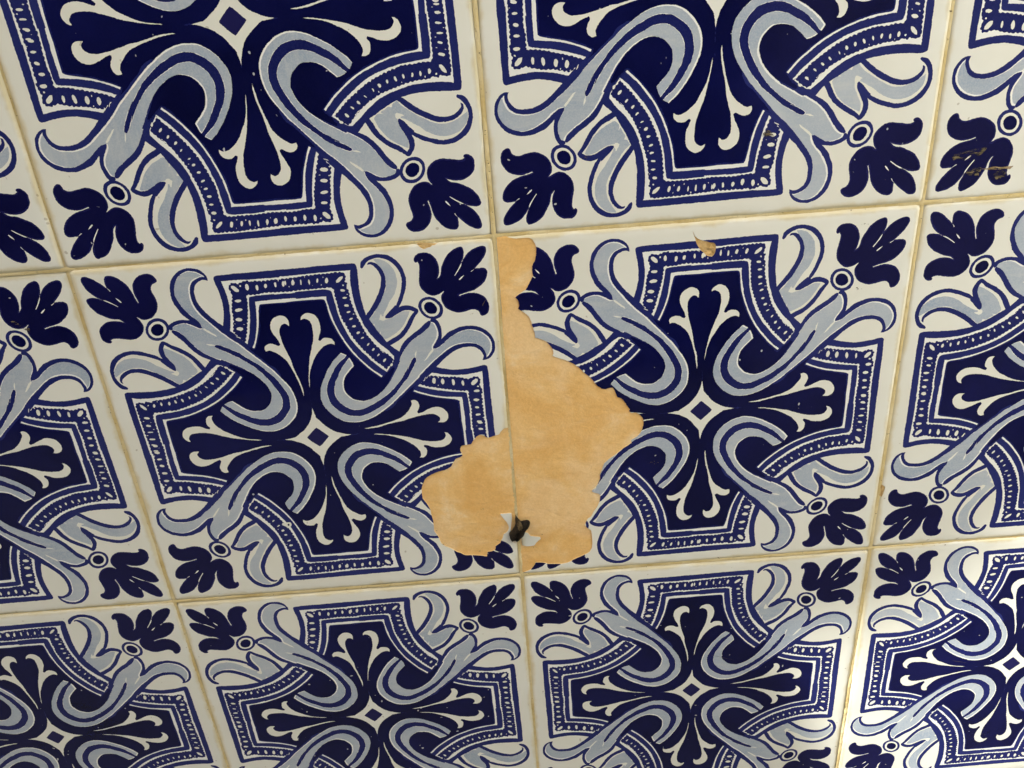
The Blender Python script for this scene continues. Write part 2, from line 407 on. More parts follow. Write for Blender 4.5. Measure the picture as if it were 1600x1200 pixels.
 ("W", "eye", "426,72.5 424.2,70 419.2,68.9 413.8,70.3 411.2,73.1 413,75.7 418,76.7 423.4,75.3"),
 ("W", "eye", "426.3,51.1 424.8,48.5 420.8,47.7 416.5,49.2 414.3,52.1 415.8,54.8 419.8,55.5 424.1,54"),
 ("W", "eye", "427,29.6 425.5,27.5 421.1,26.4 416.2,27.2 413.9,29.3 415.4,31.3 419.8,32.5 424.7,31.7"),
 ("W", "eye", "428.5,7.8 426.6,5.2 421.7,4.5 416.6,6.1 414,9.1 415.9,11.8 420.8,12.4 426,10.9"),
 ("W", "eye", "427.7,-12.6 426.4,-15.1 422.1,-16.1 417.7,-14.9 415.4,-12.2 416.7,-9.7 421,-8.8 425.4,-9.9"),
 ("W", "eye", "309,151.1 309.4,150.4 309.4,149 308.7,147.8 307.9,147.7 307.7,148.4 307.7,149.8 308.4,151"),
 ("W", "eye", "326.5,125.1 327.1,124.3 327,122.9 326.5,121.7 325.9,121.4 325.5,122.2 325.3,123.6 325.9,124.8"),
 ("W", "eye", "329.7,146 330.1,145.2 330.3,143.8 329.7,142.6 329.1,142.3 328.6,143.1 328.6,144.5 329.1,145.7"),
 ("W", "eye", "433,18.7 432.6,18 431.3,17.7 429.9,18 429.3,18.8 429.8,19.3 431.1,19.6 432.4,19.3"),
 ("V", "w3", "-14,382* -35.2,381* 10.8,381.8 56.8,382.5 86,382.1* 85.8,370.8 88.6,346.3 93.8,321.2 92.1,324.7 97.9,302.7 107.2,276.8 118,252.3 132.2,227.2 149.6,203.3 166.9,182.7 191,160.5* 187.2,157.2* 163.9,179.4 146.6,200.1 129.2,224 115.1,249.1 104.2,273.7 95,299.6 88.3,323.3 84.9,343.3 83.3,359.7 81.1,372 77.1,375.6 57.1,376.4 11,376.6 -35.1,375 -14,375.5*"),
 ("V", "w3", "264.1,115* 281.2,106.4 314.9,94.5 348.2,88 382.9,84.1* 383.7,62.1 384.3,34.4 384.1,6.5 384.1,-8.6 383,-14* 375.5,-14* 374.9,-0.2 375.4,25.9 375.6,53.6 375.1,73.8* 368.9,77.6 348.8,82.5 315.3,89.9 281.6,101.8 262.1,110.7*"),
 ("S", "navy", "0,0* -12,375.5* 11,376.6 57.1,376.4 77.1,375.6 81.1,372 83.3,359.7 84.9,343.3 88.3,323.3 95,299.6 104.2,273.7 115.1,249.1 129.2,224 146.6,200.1 163.9,179.4 187.2,157.2* 190.2,160.5* 216.5,183.7* 273.3,192.9* 281.1,143* 264.2,114.1 262.1,110.7* 281.6,101.8 315.3,89.9 348.8,82.5 368.9,77.6 375.1,73.8* 375.6,53.6 375.4,25.9 374.9,-0.2 375.5,-12*"),
 ("N", "navycore", "0,0* -12,375.5* 11,376.6 57.1,376.4 77.1,375.6 81.1,372 83.3,359.7 84.9,343.3 88.3,323.3 95,299.6 104.2,273.7 115.1,249.1 129.2,224 146.6,200.1 163.9,179.4 187.2,157.2* 190.2,160.5* 216.5,183.7* 273.3,192.9* 281.1,143* 264.2,114.1 262.1,110.7* 281.6,101.8 315.3,89.9 348.8,82.5 368.9,77.6 375.1,73.8* 375.6,53.6 375.4,25.9 374.9,-0.2 375.5,-12*"),
 ("W", "", "3.9,144.5* 4.6,157.8 7,173.5 12.5,201 19.5,228.1 28.1,251.3 35.2,271.1 38.4,287.6 39.3,304.2 38,317.6 33,325.4 23.5,330.3 15.1,327.4* 17.2,334.1 24.6,340.9 35.4,344.1 46.4,339.9 54.5,331.1 58.2,319.2 58.7,307.6 56.9,294.4 50.5,279.9 47.7,271.7* 51.8,268.8 60.2,274.9 71.2,275.1 80.8,271.5 85.9,263.4 85.6,254.7* 78.2,259 68.8,258.1 56.5,252.3 39.7,236.7 27.8,218.8 15.9,195.5 9.4,175 6.7,157.6"),
 ("W", "", "121.9,14.8* 148.2,18.1 180.9,25.2 208.4,33.4 221.3,38.4 227.6,42.5 233.8,47.5 245.8,61.2 253.3,74.3 251.7,85* 260.1,86.5 267.9,81.3 271.3,70 268.2,59.3 263.5,50.5 266.6,45.6* 278.1,49.2 293.9,57 308.3,61.3 321.5,60.2 333.8,52.7 341.6,40 342,28.8 337.1,19.9 327.6,15.2 314.2,16* 320.2,23.3 319.4,30.8 313.9,36.8 303.6,41.4 287,42 262.6,38.5 238.3,32.3 222.1,28.1 205.7,26.2 189.3,23.1 156.7,15.5 133.6,13.4"),
 ("W", "star", "0,0* -4,62* 0,86* 0.7,67.8 3.4,60.2 12.9,46.4 25,30.4 40.4,16.9 57.4,7.9 74.3,2.2 86,0* 62,-4*"),
 ("M", "diamond", "-26,0* -21,5 -5,24 0,28* 5,24 24,5 28,0* 24,-5 5,-24 0,-27* -5,-24 -21,-5"),
 ("B", "soft", "240.3,224.1* 250,241.3 260,253.1 276.1,266.1 296.9,279.5 312.7,293.2 320,298.4 323.8,299.3 327.3,296.2* 325.3,300.1* 330.3,304.2 339.9,302.6* 346.5,292.1 350.3,278.4 350.7,265 348.1,248.3* 355.9,256.1 368.9,266.8 376.4,269.6 394.5,276.5 411.5,278.4 430.5,276.5 448.6,270.3 462.7,259.1 472.2,246.5 477.3,232.5 478.1,220.5 474.8,203.6 465.4,190.5 453.5,183.7 443.6,183* 446.6,193.9 443.6,204.5 436.9,213.6 426.6,219.6 413.7,221.6 394.7,220.6 376.5,213.5 360.1,202.9 342.5,188.8 327.2,173.5* 328.1,172.5* 311.8,159 289.1,144.1 267.9,127.3 249.6,113.6 233,97.9 217.7,85.6 207.2,71.9 186.7,60.8* 161.9,63* 183.5,106.7* 212.1,157.8 223.4,177.9 223,183.2*"),
 ("V", "rib", "209.7,147.4* 223.9,170.8 239.4,197.5 237.6,199.3 248.7,219.1 260,235.3 274.5,249.4 292.3,261.4 312.9,275.7 322.9,285.7 327.3,295.7* 334.6,293.1 339.8,281 341.9,269.1 340.2,255.8 332.2,241.2 325.5,229.8 325.3,223.7* 338.5,227 351.7,236.1 363.3,246.2 378,256 392.9,263.2 408.1,267.8 420.6,268.3 433.5,265.3 448.6,258.5 461.1,247.4 468.2,234.9 470.7,222.8 467.9,207.6 461.5,196.1 454,189.4* 454.9,194.9 452.4,204.6 445.9,218 433.6,227.6 420.4,231.3 402.8,232.7 390.3,231.2 374.9,227 358.5,218.1 340.9,204.1 321.6,189.3 306.9,176.1 292.2,162.4 277.6,146 255.1,125.7 235.5,108 217.2,92 201.8,78.2 178.4,61.9 154.7,47 135.3,39.4 115.7,35.5 95.9,35.8 77.5,39.8 58.8,51.6 43.4,67.8 32.9,85.2 27.1,107.5 28.1,125.4 34.5,148.1 48.7,175.2 63.7,198.4 80.3,217.8 97,232.7* 109.3,225.3* 115.2,218.3* 119.7,209.3 123.7,195.4* 104.8,175.7 95.8,164.1 90.9,150.4 89.7,141.6 90.5,125.5 98.5,112.2 108.8,102.2 122.2,96.6 135.4,94.5 148.3,97 164.1,103.8 181.2,115.9 194.9,129"),
 ("L", "fill", "209.7,147.4* 223.9,170.8 239.4,197.5 237.6,199.3 248.7,219.1 260,235.3 274.5,249.4 292.3,261.4 312.9,275.7 322.9,285.7 327.3,295.7* 334.6,293.1 339.8,281 341.9,269.1 340.2,255.8 332.2,241.2 325.5,229.8 325.3,223.7* 338.5,227 351.7,236.1 363.3,246.2 378,256 392.9,263.2 408.1,267.8 420.6,268.3 433.5,265.3 448.6,258.5 461.1,247.4 468.2,234.9 470.7,222.8 467.9,207.6 461.5,196.1 454,189.4* 454.9,194.9 452.4,204.6 445.9,218 433.6,227.6 420.4,231.3 402.8,232.7 390.3,231.2 374.9,227 358.5,218.1 340.9,204.1 321.6,189.3 306.9,176.1 292.2,162.4 277.6,146 255.1,125.7 235.5,108 217.2,92 201.8,78.2 178.4,61.9 154.7,47 135.3,39.4 115.7,35.5 95.9,35.8 77.5,39.8 58.8,51.6 43.4,67.8 32.9,85.2 27.1,107.5 28.1,125.4 34.5,148.1 48.7,175.2 63.7,198.4 80.3,217.8 97,232.7* 109.3,225.3* 115.2,218.3* 119.7,209.3 123.7,195.4* 104.8,175.7 95.8,164.1 90.9,150.4 89.7,141.6 90.5,125.5 98.5,112.2 108.8,102.2 122.2,96.6 135.4,94.5 148.3,97 164.1,103.8 181.2,115.9 194.9,129"),
 ("V", "clip_out", "272.4,203 275.7,205.1 278.8,202.8 279,197.6 274,185.8 262.9,165.8 254.4,152.4 267,174.2 253,150.8 238.2,134.3 216,107.5 200.7,94.3 177.4,76.3 153.6,63.7 134.4,55.2 118.1,52 104.9,52.8 91.6,55.3 78.1,62.9 64.5,73.3 52.3,89 45.8,109.5 44.9,129.4 49.8,148.6 58.7,165.5 72.2,187.2 87.3,205.1 107.1,221.6 111.5,228.9* 118.3,220.6* 115.3,218 91.3,189.1 76.5,164 70.5,153.9 65,133 64,120.5 66.1,109.5 73.3,94.4 87.1,80.5 102.2,72.2 117.1,70.5 133.3,73.7 152.5,82.1 176.2,94.6 199.5,110.7 214.7,123.8 234.1,145.3 247,163.6 258.3,181.9 254.5,170 264,190.2"),
 ("S", "clip", "272.4,203 275.7,205.1 278.8,202.8 279,197.6 274,185.8 262.9,165.8 254.4,152.4 267,174.2 253,150.8 238.2,134.3 216,107.5 200.7,94.3 177.4,76.3 153.6,63.7 134.4,55.2 118.1,52 104.9,52.8 91.6,55.3 78.1,62.9 64.5,73.3 52.3,89 45.8,109.5 44.9,129.4 49.8,148.6 58.7,165.5 72.2,187.2 87.3,205.1 107.1,221.6 111.5,228.9* 118.3,220.6* 115.3,218 91.3,189.1 76.5,164 70.5,153.9 65,133 64,120.5 66.1,109.5 73.3,94.4 87.1,80.5 102.2,72.2 117.1,70.5 133.3,73.7 152.5,82.1 176.2,94.6 199.5,110.7 214.7,123.8 234.1,145.3 247,163.6 258.3,181.9 254.5,170 264,190.2"),
 ("W", "", "299.2,193.3* 310.1,208.8 318.6,219.3 323.8,223.5* 325.7,219.9* 313.6,205.9 305,196.3*"),
 ("W", "", "277.8,205.5* 278.5,214.9 283.9,225.1* 282.7,215.4 280.3,207.5 278.5,202.5*"),
 ("B", "", "360.2,329.5 359.3,318.5 354.1,309.3 345.2,303.8 334.3,302.4 322.9,305.6 312.6,312.8 305.4,322.9 302.1,334.3 303.1,345.3 308.4,354.2 317.3,359.7 328,361 339.3,357.9 349.5,350.9 356.8,340.9"),
 ("W", "", "352.3,330.2 351.6,321.9 347.7,315 341.3,310.7 333.3,309.7 325,312.1 317.6,317.4 312.1,325.1 309.7,333.7 310.4,341.9 314.4,348.7 320.7,352.9 328.7,353.9 336.9,351.6 344.3,346.3 349.8,338.7"),
 ("N", "", "346.2,330.7 345.6,324.7 342.8,319.8 338,316.8 332.2,316.1 326.1,317.7 320.6,321.6 316.8,327 314.9,333.2 315.5,339.2 318.3,344 323,347.1 328.8,347.7 334.9,346.1 340.4,342.2 344.2,336.9"),
 ("Q", "", "354.9,403.7* 363,413.7 367.1,430.6 374.4,445.5 384.5,461.7 398.2,472.9 409.6,477.4 417.7,478.7 422.5,474.1 424,464.7 421.3,451.1 415.9,439.9* 424.8,453.1 436.7,465.3 452.2,473.2 468.2,476.5 475.5,472.9 476.5,462.9 470.4,450.3 458.9,435.7 445.5,422.4* 456,423.1 467.5,422.2 473.5,417.3 474.7,409.4 470.5,395.5 460.1,382.1 444.7,371.3 430,366.1 416.5,363.2 402.4,359.2* 403.6,357.5* 416.7,361.2 427.3,363.1 439.7,362.1 452.6,357.8 463,349.7 470,337.8 472.6,324.6 469.7,311.7 462.9,304 453.9,301.4 449.5,305.1 446.1,313.6 437.6,319.2 428.2,319.5 414.6,316.2 399.3,314.2 386.5,316.9 373.2,324.5 363.5,335.1 358.9,348.5 359.7,361.4 367,372* 356.2,365.7 344.2,362.6 333.2,364.3 321.6,372.5 313.5,384.4 310.4,398.9 312.5,416.1 315.4,431.6 315.9,444 312.7,450.2* 309.9,447.9 306,449.5 304.6,455.8 308.9,464.7 317.3,470.9 327.7,471.6 338.4,470.3 348.1,464.6 356.9,453.1 361.4,440.4 361.7,424.7 358.7,410.8"),
 ("P", "core", "354.9,403.7* 363,413.7 367.1,430.6 374.4,445.5 384.5,461.7 398.2,472.9 409.6,477.4 417.7,478.7 422.5,474.1 424,464.7 421.3,451.1 415.9,439.9* 424.8,453.1 436.7,465.3 452.2,473.2 468.2,476.5 475.5,472.9 476.5,462.9 470.4,450.3 458.9,435.7 445.5,422.4* 456,423.1 467.5,422.2 473.5,417.3 474.7,409.4 470.5,395.5 460.1,382.1 444.7,371.3 430,366.1 416.5,363.2 402.4,359.2* 403.6,357.5* 416.7,361.2 427.3,363.1 439.7,362.1 452.6,357.8 463,349.7 470,337.8 472.6,324.6 469.7,311.7 462.9,304 453.9,301.4 449.5,305.1 446.1,313.6 437.6,319.2 428.2,319.5 414.6,316.2 399.3,314.2 386.5,316.9 373.2,324.5 363.5,335.1 358.9,348.5 359.7,361.4 367,372* 356.2,365.7 344.2,362.6 333.2,364.3 321.6,372.5 313.5,384.4 310.4,398.9 312.5,416.1 315.4,431.6 315.9,444 312.7,450.2* 309.9,447.9 306,449.5 304.6,455.8 308.9,464.7 317.3,470.9 327.7,471.6 338.4,470.3 348.1,464.6 356.9,453.1 361.4,440.4 361.7,424.7 358.7,410.8"),
 ("V", "slit", "395.9,409.1* 404.6,421.3 413.4,435.9 415.9,439.9* 414.8,433 406.6,419.9 397.4,408*"),
 ("V", "slit", "405.6,398.8* 411.3,404.2 419.6,408.8* 413.5,401.4 407.6,397.1*"),
 ("V", "slit", "435.6,416.8* 441.3,419.6 445.8,422.7* 442.9,419.2 437,415.2*"),
]
DAMAGE = {
 "R_bare": "-494,505* -458.5,492.3 -421.2,490.9 -413.9,487.7 -407.6,479.4 -403.8,466.7 -404.6,452.7 -406.9,440.4 -408.8,432.6 -413,426.6 -415.7,418.9 -416.4,407.8 -414.7,398.1* -418.1,391.9 -425,379.6 -434.5,362.5* -443.2,358.3 -452.9,352.5 -461.1,345.8* -455.4,338.8 -453,327.8 -453.3,322.9 -456.1,315.6* -445,308 -434.7,297.9 -427.7,283.9 -424.6,270.1 -421.4,257.9 -419.7,245.8 -419.5,236.3* -405.5,231.6 -393.2,224.5 -384.2,213.4 -378.4,202.4 -376.6,190 -379.3,183.2* -365.2,176.7 -344.7,167.9 -329,158.5 -318.1,148.7 -305.6,135.9 -304.1,133.1 -289.9,119.3 -280.5,106.7 -272.7,95.1 -267.9,88.3* -262.3,85.9* -258.3,80.1* -246.9,78.2* -237,80.6 -229.6,81.3* -224.1,68.8 -218.6,52.6* -211.2,50.1 -201.4,39 -190.9,21.2 -186.8,13.3* -189.3,10.7* -182.7,3.5* -170.2,3.4 -160.3,-4.1 -153.6,-14.2 -151.1,-27.8 -154.5,-46.8 -162.1,-61.6 -173.9,-72.2 -184.1,-78.2* -183.3,-87.1* -196.1,-95.8 -211.5,-106.2 -225.3,-118.9 -242.5,-131.3 -256.5,-144.1* -262,-159.7 -268.5,-179.5* -267.9,-191.8* -275.2,-207.6 -282.4,-219.4 -289.6,-227* -291.5,-231* -282.9,-236 -272.5,-240.1 -269.1,-245.6* -270.3,-257.1 -275.1,-274.6 -282.5,-288.8 -289.9,-300.9 -297.3,-315.3 -304.5,-318.9* -310.2,-329.2 -314.1,-339.7* -309,-348.9 -303.8,-353.8 -297.7,-360.9 -295.5,-376.5 -295.1,-396.5 -296.6,-418.7 -303.4,-433.7* -313.6,-440.7 -332,-449.1 -350.5,-457.5 -363.6,-465.4 -383.9,-469.6* -422,-465.5 -429.1,-462.5 -445.3,-458.2 -458,-457.4* -464.1,-468.3 -474,-481.1* -491,-488.7 -504,-492* -505,-470*",
 "R_keep": "-489.5,-353.7* -476.9,-350.9 -466.9,-363.5* -440.4,-369.8* -439,-376.1* -448.4,-384.1 -459,-396.9* -478,-398 -492.1,-393.3* -492.7,-375.4",
 "R_chip": "-36.3,475.9* -32.8,471 -29.6,463 -20.7,455.3 -8.4,450.4 6.8,445.3 14.4,443.9 19.3,435.7 19,423.2 15.6,414 8.1,410.7 -1.2,413.8 -9.1,422.3 -20,434.2 -26.5,447.2 -31.1,461.6",
 "L_bare": "500.9,-13.2* 492.5,-13.8 485.8,-14.2 476.9,-21.6 471.1,-30.8* 459.2,-33.6 443.7,-38* 437.1,-36.4* 429.3,-29.9 419.4,-28.1 410.6,-33.1 403,-42.1 395.2,-54.1* 385.1,-54.6 374.9,-55.2 367.8,-58.5 365.2,-68.1 367.6,-78.1 369.5,-85.2* 364.8,-89.8 350.7,-94.4* 344.7,-103.9 336.5,-117.1* 323.7,-125 306.2,-129.4 290.2,-134.1 277.6,-140 264.5,-149 255.8,-164.5 250,-184.5 249.5,-203.1 250,-213.6 257.2,-226.8 264.5,-246.5 266.7,-265.8 268.9,-285.3 268.5,-304.6 268.3,-322 274.8,-335.7 278.9,-347.1 282.5,-362.9 291.8,-377.1* 310.4,-387.8 323.6,-400.2 333.9,-404.6* 344,-412.3 361.8,-415.1* 386.8,-418.7 406.3,-424.4* 409.4,-408.5* 429.7,-403.7 433.4,-390.6* 447.7,-379.7* 456.3,-361.7 458.9,-351* 468.2,-345.3 474.6,-330.6 470.6,-312.9 462.7,-299.2 454.8,-283* 469.3,-282.7 485.1,-282.9* 485.4,-303.5 481.3,-324.7 478.8,-346.3 481.3,-361.9 491.7,-367.3* 505,-380*",
 "L_chip": "319,496.5* 325.1,497.5 339.9,495.9 366.6,494.2* 360.3,491.2 354.2,490.1 350,486.6 342.4,485.3 334.7,483.3 329.6,484.8 324.1,489.4",
 "edge_chip": "-506.2,-282.5* -499.2,-282.4* -487,-288.3* -484.7,-294 -485.9,-303.4 -488.1,-313.7 -490.4,-324.2* -496.1,-321 -504.3,-318.6*",
 "pinhole": "-140.8,-256.4* -134.1,-256.4 -126.9,-255.5 -119.1,-256.3 -117.1,-264 -122.1,-272.1 -128.8,-274.7 -133.8,-268.8 -137.8,-266.3 -143.2,-262.6*",
 "pinhole_dot": "-128,-263.4 -126.1,-260.5 -123.5,-260.8 -122.5,-263.9 -124.5,-267.1 -127.3,-266.9",
 "clump": "996.3,-787.3* 1002.6,-798.6 1009.8,-809 1018.8,-807.7 1029.4,-807.6 1034.2,-815.6 1031.2,-829.4 1020.4,-843.7 1014.1,-858.4 1006,-866.5 998.3,-874.6 987.2,-879.7 979.6,-873.9 974.7,-861.3 974.9,-845.9 983,-837.5 989.4,-827.7 993.7,-817.2 994,-802.1",
 "clump_tan": "998.5,-805.8* 1003,-804.7 1010.5,-812.3 1013.5,-820.2 1010,-828.5 1003,-831.1 999.9,-824.3",
 "left_shard": "452,-278.5* 488.8,-280.6* 481.9,-366.4* 463.2,-364.6* 460.4,-350*",
 "right_shard": "-494.3,-344.5* -434.7,-363.3* -435.6,-380.9* -460.2,-401.9* -498.1,-401.6*",
 "clump_eye": "981.6,-870.3 985.5,-866.3 991.8,-865.6 995,-870.3 992,-875.8 985.6,-876.7",
 "smear1": "2052.1,100.9* 2055.1,105 2066.5,108.4 2081.2,111.5 2091.9,112.9 2102.2,116.3* 2106.8,114.5 2125.4,120.3* 2127.6,117.6 2125,110.3 2115.7,101.4 2108.5,99.4 2103,105.6 2096.9,102.8 2086.4,94.6 2071.3,93 2057.4,91.2*",
 "smear2": "2088.3,64* 2103.8,69.8 2118.6,73.5 2123.3,71.6 2122.5,64 2119.2,59.9 2120.9,54.3 2115.8,51.8 2106.2,56.5 2101,54.7 2093.7,58.6*",
 "smear3": "2122.6,69.2* 2134.7,69.6 2151.8,72 2169.8,69.5 2182.9,70.2 2196.1,70.3* 2193.5,66.8 2188.7,63.2 2177.1,65.9 2166.4,64.5 2148.5,65.9 2135.1,66.9*",
 "smear4": "2152.7,57.7* 2162.7,60.9 2180.5,59.9* 2182.3,52.8 2180.6,45.9 2174.1,47.3 2172.6,43.6 2161.8,42.3 2156.3,50.4*",
 "smear5": "-168.8,-116.2* -160.8,-115.3 -151.3,-123.8 -139.1,-128.7 -130,-138.6* -133.7,-145 -141.6,-141 -149.4,-132 -161.3,-126*",
 "smear6": "1615.2,187.7* 1623.4,194 1633.7,189 1641.7,175.9 1643.8,167.4 1636.5,169.3 1627.2,179.8 1620.2,177.5 1613.1,175.3*",
}


# ------------------------------------------------------------------ outlines
def parse(s):
    out = []
    for t in s.split():
        c = t.endswith('*')
        x, y = t.rstrip('*').split(',')
        out.append((float(x), float(y), c))
    return out


def smooth_closed(pts, step=2.6):
    """closed outline through the control points: a Catmull-Rom curve broken at the corners"""
    n = len(pts)
    P = [np.array(p[:2]) for p in pts]
    out = []
    for i in range(n):
        p1, p2 = P[i], P[(i + 1) % n]
        p0 = P[i - 1] if not pts[i][2] else p1 - (p2 - p1)
        p3 = P[(i + 2) % n] if not pts[(i + 1) % n][2] else p2 + (p2 - p1)
        d = np.linalg.norm(p2 - p1)
        if d < 1e-6:
            continue
        # tangents limited by the segment length (no overshoot on uneven spacing)
        d0 = max(np.linalg.norm(p1 - p0), 1e-6)
        d2 = max(np.linalg.norm(p3 - p2), 1e-6)
        t1 = (p2 - p0) / (d0 + d) * d
        t2 = (p3 - p1) / (d + d2) * d
        k = max(1, int(round(d / step)))
        for j in range(k):
            t = j / k
            a = 2 * t ** 3 - 3 * t ** 2 + 1
            b = t ** 3 - 2 * t ** 2 + t
            c = -2 * t ** 3 + 3 * t ** 2
            e = t ** 3 - t ** 2
            out.append(a * p1 + b * t1 + c * p2 + e * t2)
    return np.array(out)


def area(p):
    x, y = p[:, 0], p[:, 1]
    return 0.5 * np.sum(x * np.roll(y, -1) - np.roll(x, -1) * y)


def offset(p, d):
    """move every point of a closed outline along its normal (d > 0 grows it)"""
    t = np.roll(p, -1, 0) - np.roll(p, 1, 0)
    t /= np.maximum(np.linalg.norm(t, axis=1), 1e-9)[:, None]
    nrm = np.stack([t[:, 1], -t[:, 0]], 1) * (1 if area(p) > 0 else -1)
    return p + nrm * d


def hand_printed(p, amp, rng):
    """the slightly ragged edge of a screen-printed line"""
    n = len(p)
    a = rng.normal(0, 1, n)
    b = np.convolve(np.concatenate([a[-2:], rng.normal(0, 1, n), a[:2]]), np.ones(5) / 2.2, 'valid')
    t = np.roll(p, -1, 0) - np.roll(p, 1, 0)
    t /= np.maximum(np.linalg.norm(t, axis=1), 1e-9)[:, None]
    nrm = np.stack([t[:, 1], -t[:, 0]], 1)
    return p + nrm * (a * 0.6 + b * 0.6)[:, None] * amp


def scallop(p, amp, period):
    """the bumpy outside of the little chain links"""
    seg = np.linalg.norm(np.roll(p, -1, 0) - p, axis=1)
    s = np.concatenate([[0], np.cumsum(seg)[:-1]])
    k = max(1, round((s[-1] + seg[-1]) / period))
    ph = s / (s[-1] + seg[-1]) * k * math.pi
    w = np.abs(np.sin(ph)) ** 0.7 - 0.65
    return offset(p, 0) + (offset(p, 1) - p) * (w * amp)[:, None]


def inside(poly, q):
    """even-odd test of the points q against one outline"""
    lo, hi = poly.min(0), poly.max(0)
    res = np.zeros(len(q), bool)
    idx = np.nonzero((q[:, 0] >= lo[0]) & (q[:, 0] <= hi[0]) & (q[:, 1] >= lo[1]) & (q[:, 1] <= hi[1]))[0]
    if not len(idx):
        return res
    x, y = q[idx, 0], q[idx, 1]
    c = np.zeros(len(idx), bool)
    a, b = poly, np.roll(poly, -1, 0)
    for (x1, y1), (x2, y2) in zip(a, b):
        if y1 == y2:
            continue
        hit = ((y1 > y) != (y2 > y)) & (x < (x2 - x1) * (y - y1) / (y2 - y1) + x1)
        c ^= hit
    res[idx] = c
    return res


HALF = 497.3        # half a tile, in thousandths of the pitch
UNIT = S / 1000.0


def rim(d, corner=9.0):
    """rounded square, d inside the tile's outline"""
    h = HALF - d
    r = max(corner - d * 0.4, 2.0)
    pts = []
    for cx, cy, a0 in ((h - r, h - r, 0), (-h + r, h - r, 90), (-h + r, -h + r, 180), (h - r, -h + r, 270)):
        for k in range(5):
            a = math.radians(a0 + k * 22.5)
            pts.append((cx + r * math.cos(a), cy + r * math.sin(a)))
    pts = np.array(pts)
    out = []
    for i in range(len(pts)):
        p, q = pts[i], pts[(i + 1) % len(pts)]
        k = max(1, int(np.linalg.norm(q - p) / 40))
        for j in range(k):
            out.append(p + (q - p) * j / k)
    return np.array(out)


RIMS = [0, 0.7, 1.8, 3.4, 6, 9.5]


def rim_depth(x, y):
    """how far the glaze rolls back towards the edge, metres"""
    d = HALF - np.maximum(np.abs(x), np.abs(y))
    cx = np.abs(x) - (HALF - 14)
    cy = np.abs(y) - (HALF - 14)
    both = (cx > 0) & (cy > 0)
    d = np.where(both, np.minimum(d, 14 - np.hypot(np.maximum(cx, 0), np.maximum(cy, 0))), d)
    t = np.clip(1 - d / 9.5, 0, 1)
    return 0.0007 * t ** 2.1


def printed_outlines(seed, centre=(0, 0), extra=()):
    """(glaze key, outline, outline it is kept inside of or None) in painting order"""
    rng = np.random.default_rng(seed)
    out = []
    pale_shift = np.array((-2.2, -0.6)) + rng.normal(0, 0.5, 2)     # the pale blue was screened a little off register
    ribs = [None] * 4
    for m, mode, s in PRINT:
        base = smooth_closed(parse(s), 4.0 if mode == 'eye' else 2.6)
        for q in range(4):
            p = base.copy()
            if mode == 'fill':
                p = offset(p, -1.7)
            elif mode == 'clip_out':
                p = offset(p, 0.7)
            elif mode == 'slit':
                p = offset(p, -0.15)
            elif mode == 'core':
                p = offset(p, -3.2)
            elif mode == 'navycore':
                p = offset(p, -3.5)
            if mode == 'rough':
                p = scallop(p, 2.9, 9.8)
                p = hand_printed(p, 0.5, rng)
            elif mode == 'eye':
                p = hand_printed(p, 0.5, rng) + rng.normal(0, 0.7, 2)
            elif mode == 'slit':
                p = hand_printed(p, 0.15, rng)
            elif mode in ('core', 'navycore'):
                p = hand_printed(p, 1.1, rng)
            elif mode != 'navy':
                p = hand_printed(p, 0.38, rng)
            for _ in range(q):
                p = np.stack([-p[:, 1], p[:, 0]], 1)
            p = p + np.array(centre)
            if mode == 'rib':
                ribs[q] = p
            if m == 'L':
                p = p + pale_shift
            out.append((m, p, ribs[q] if mode in ('clip', 'clip_out') else None))
    for m, s in extra:
        out.append((m, smooth_closed(parse(s), 2.0), None))
    return out


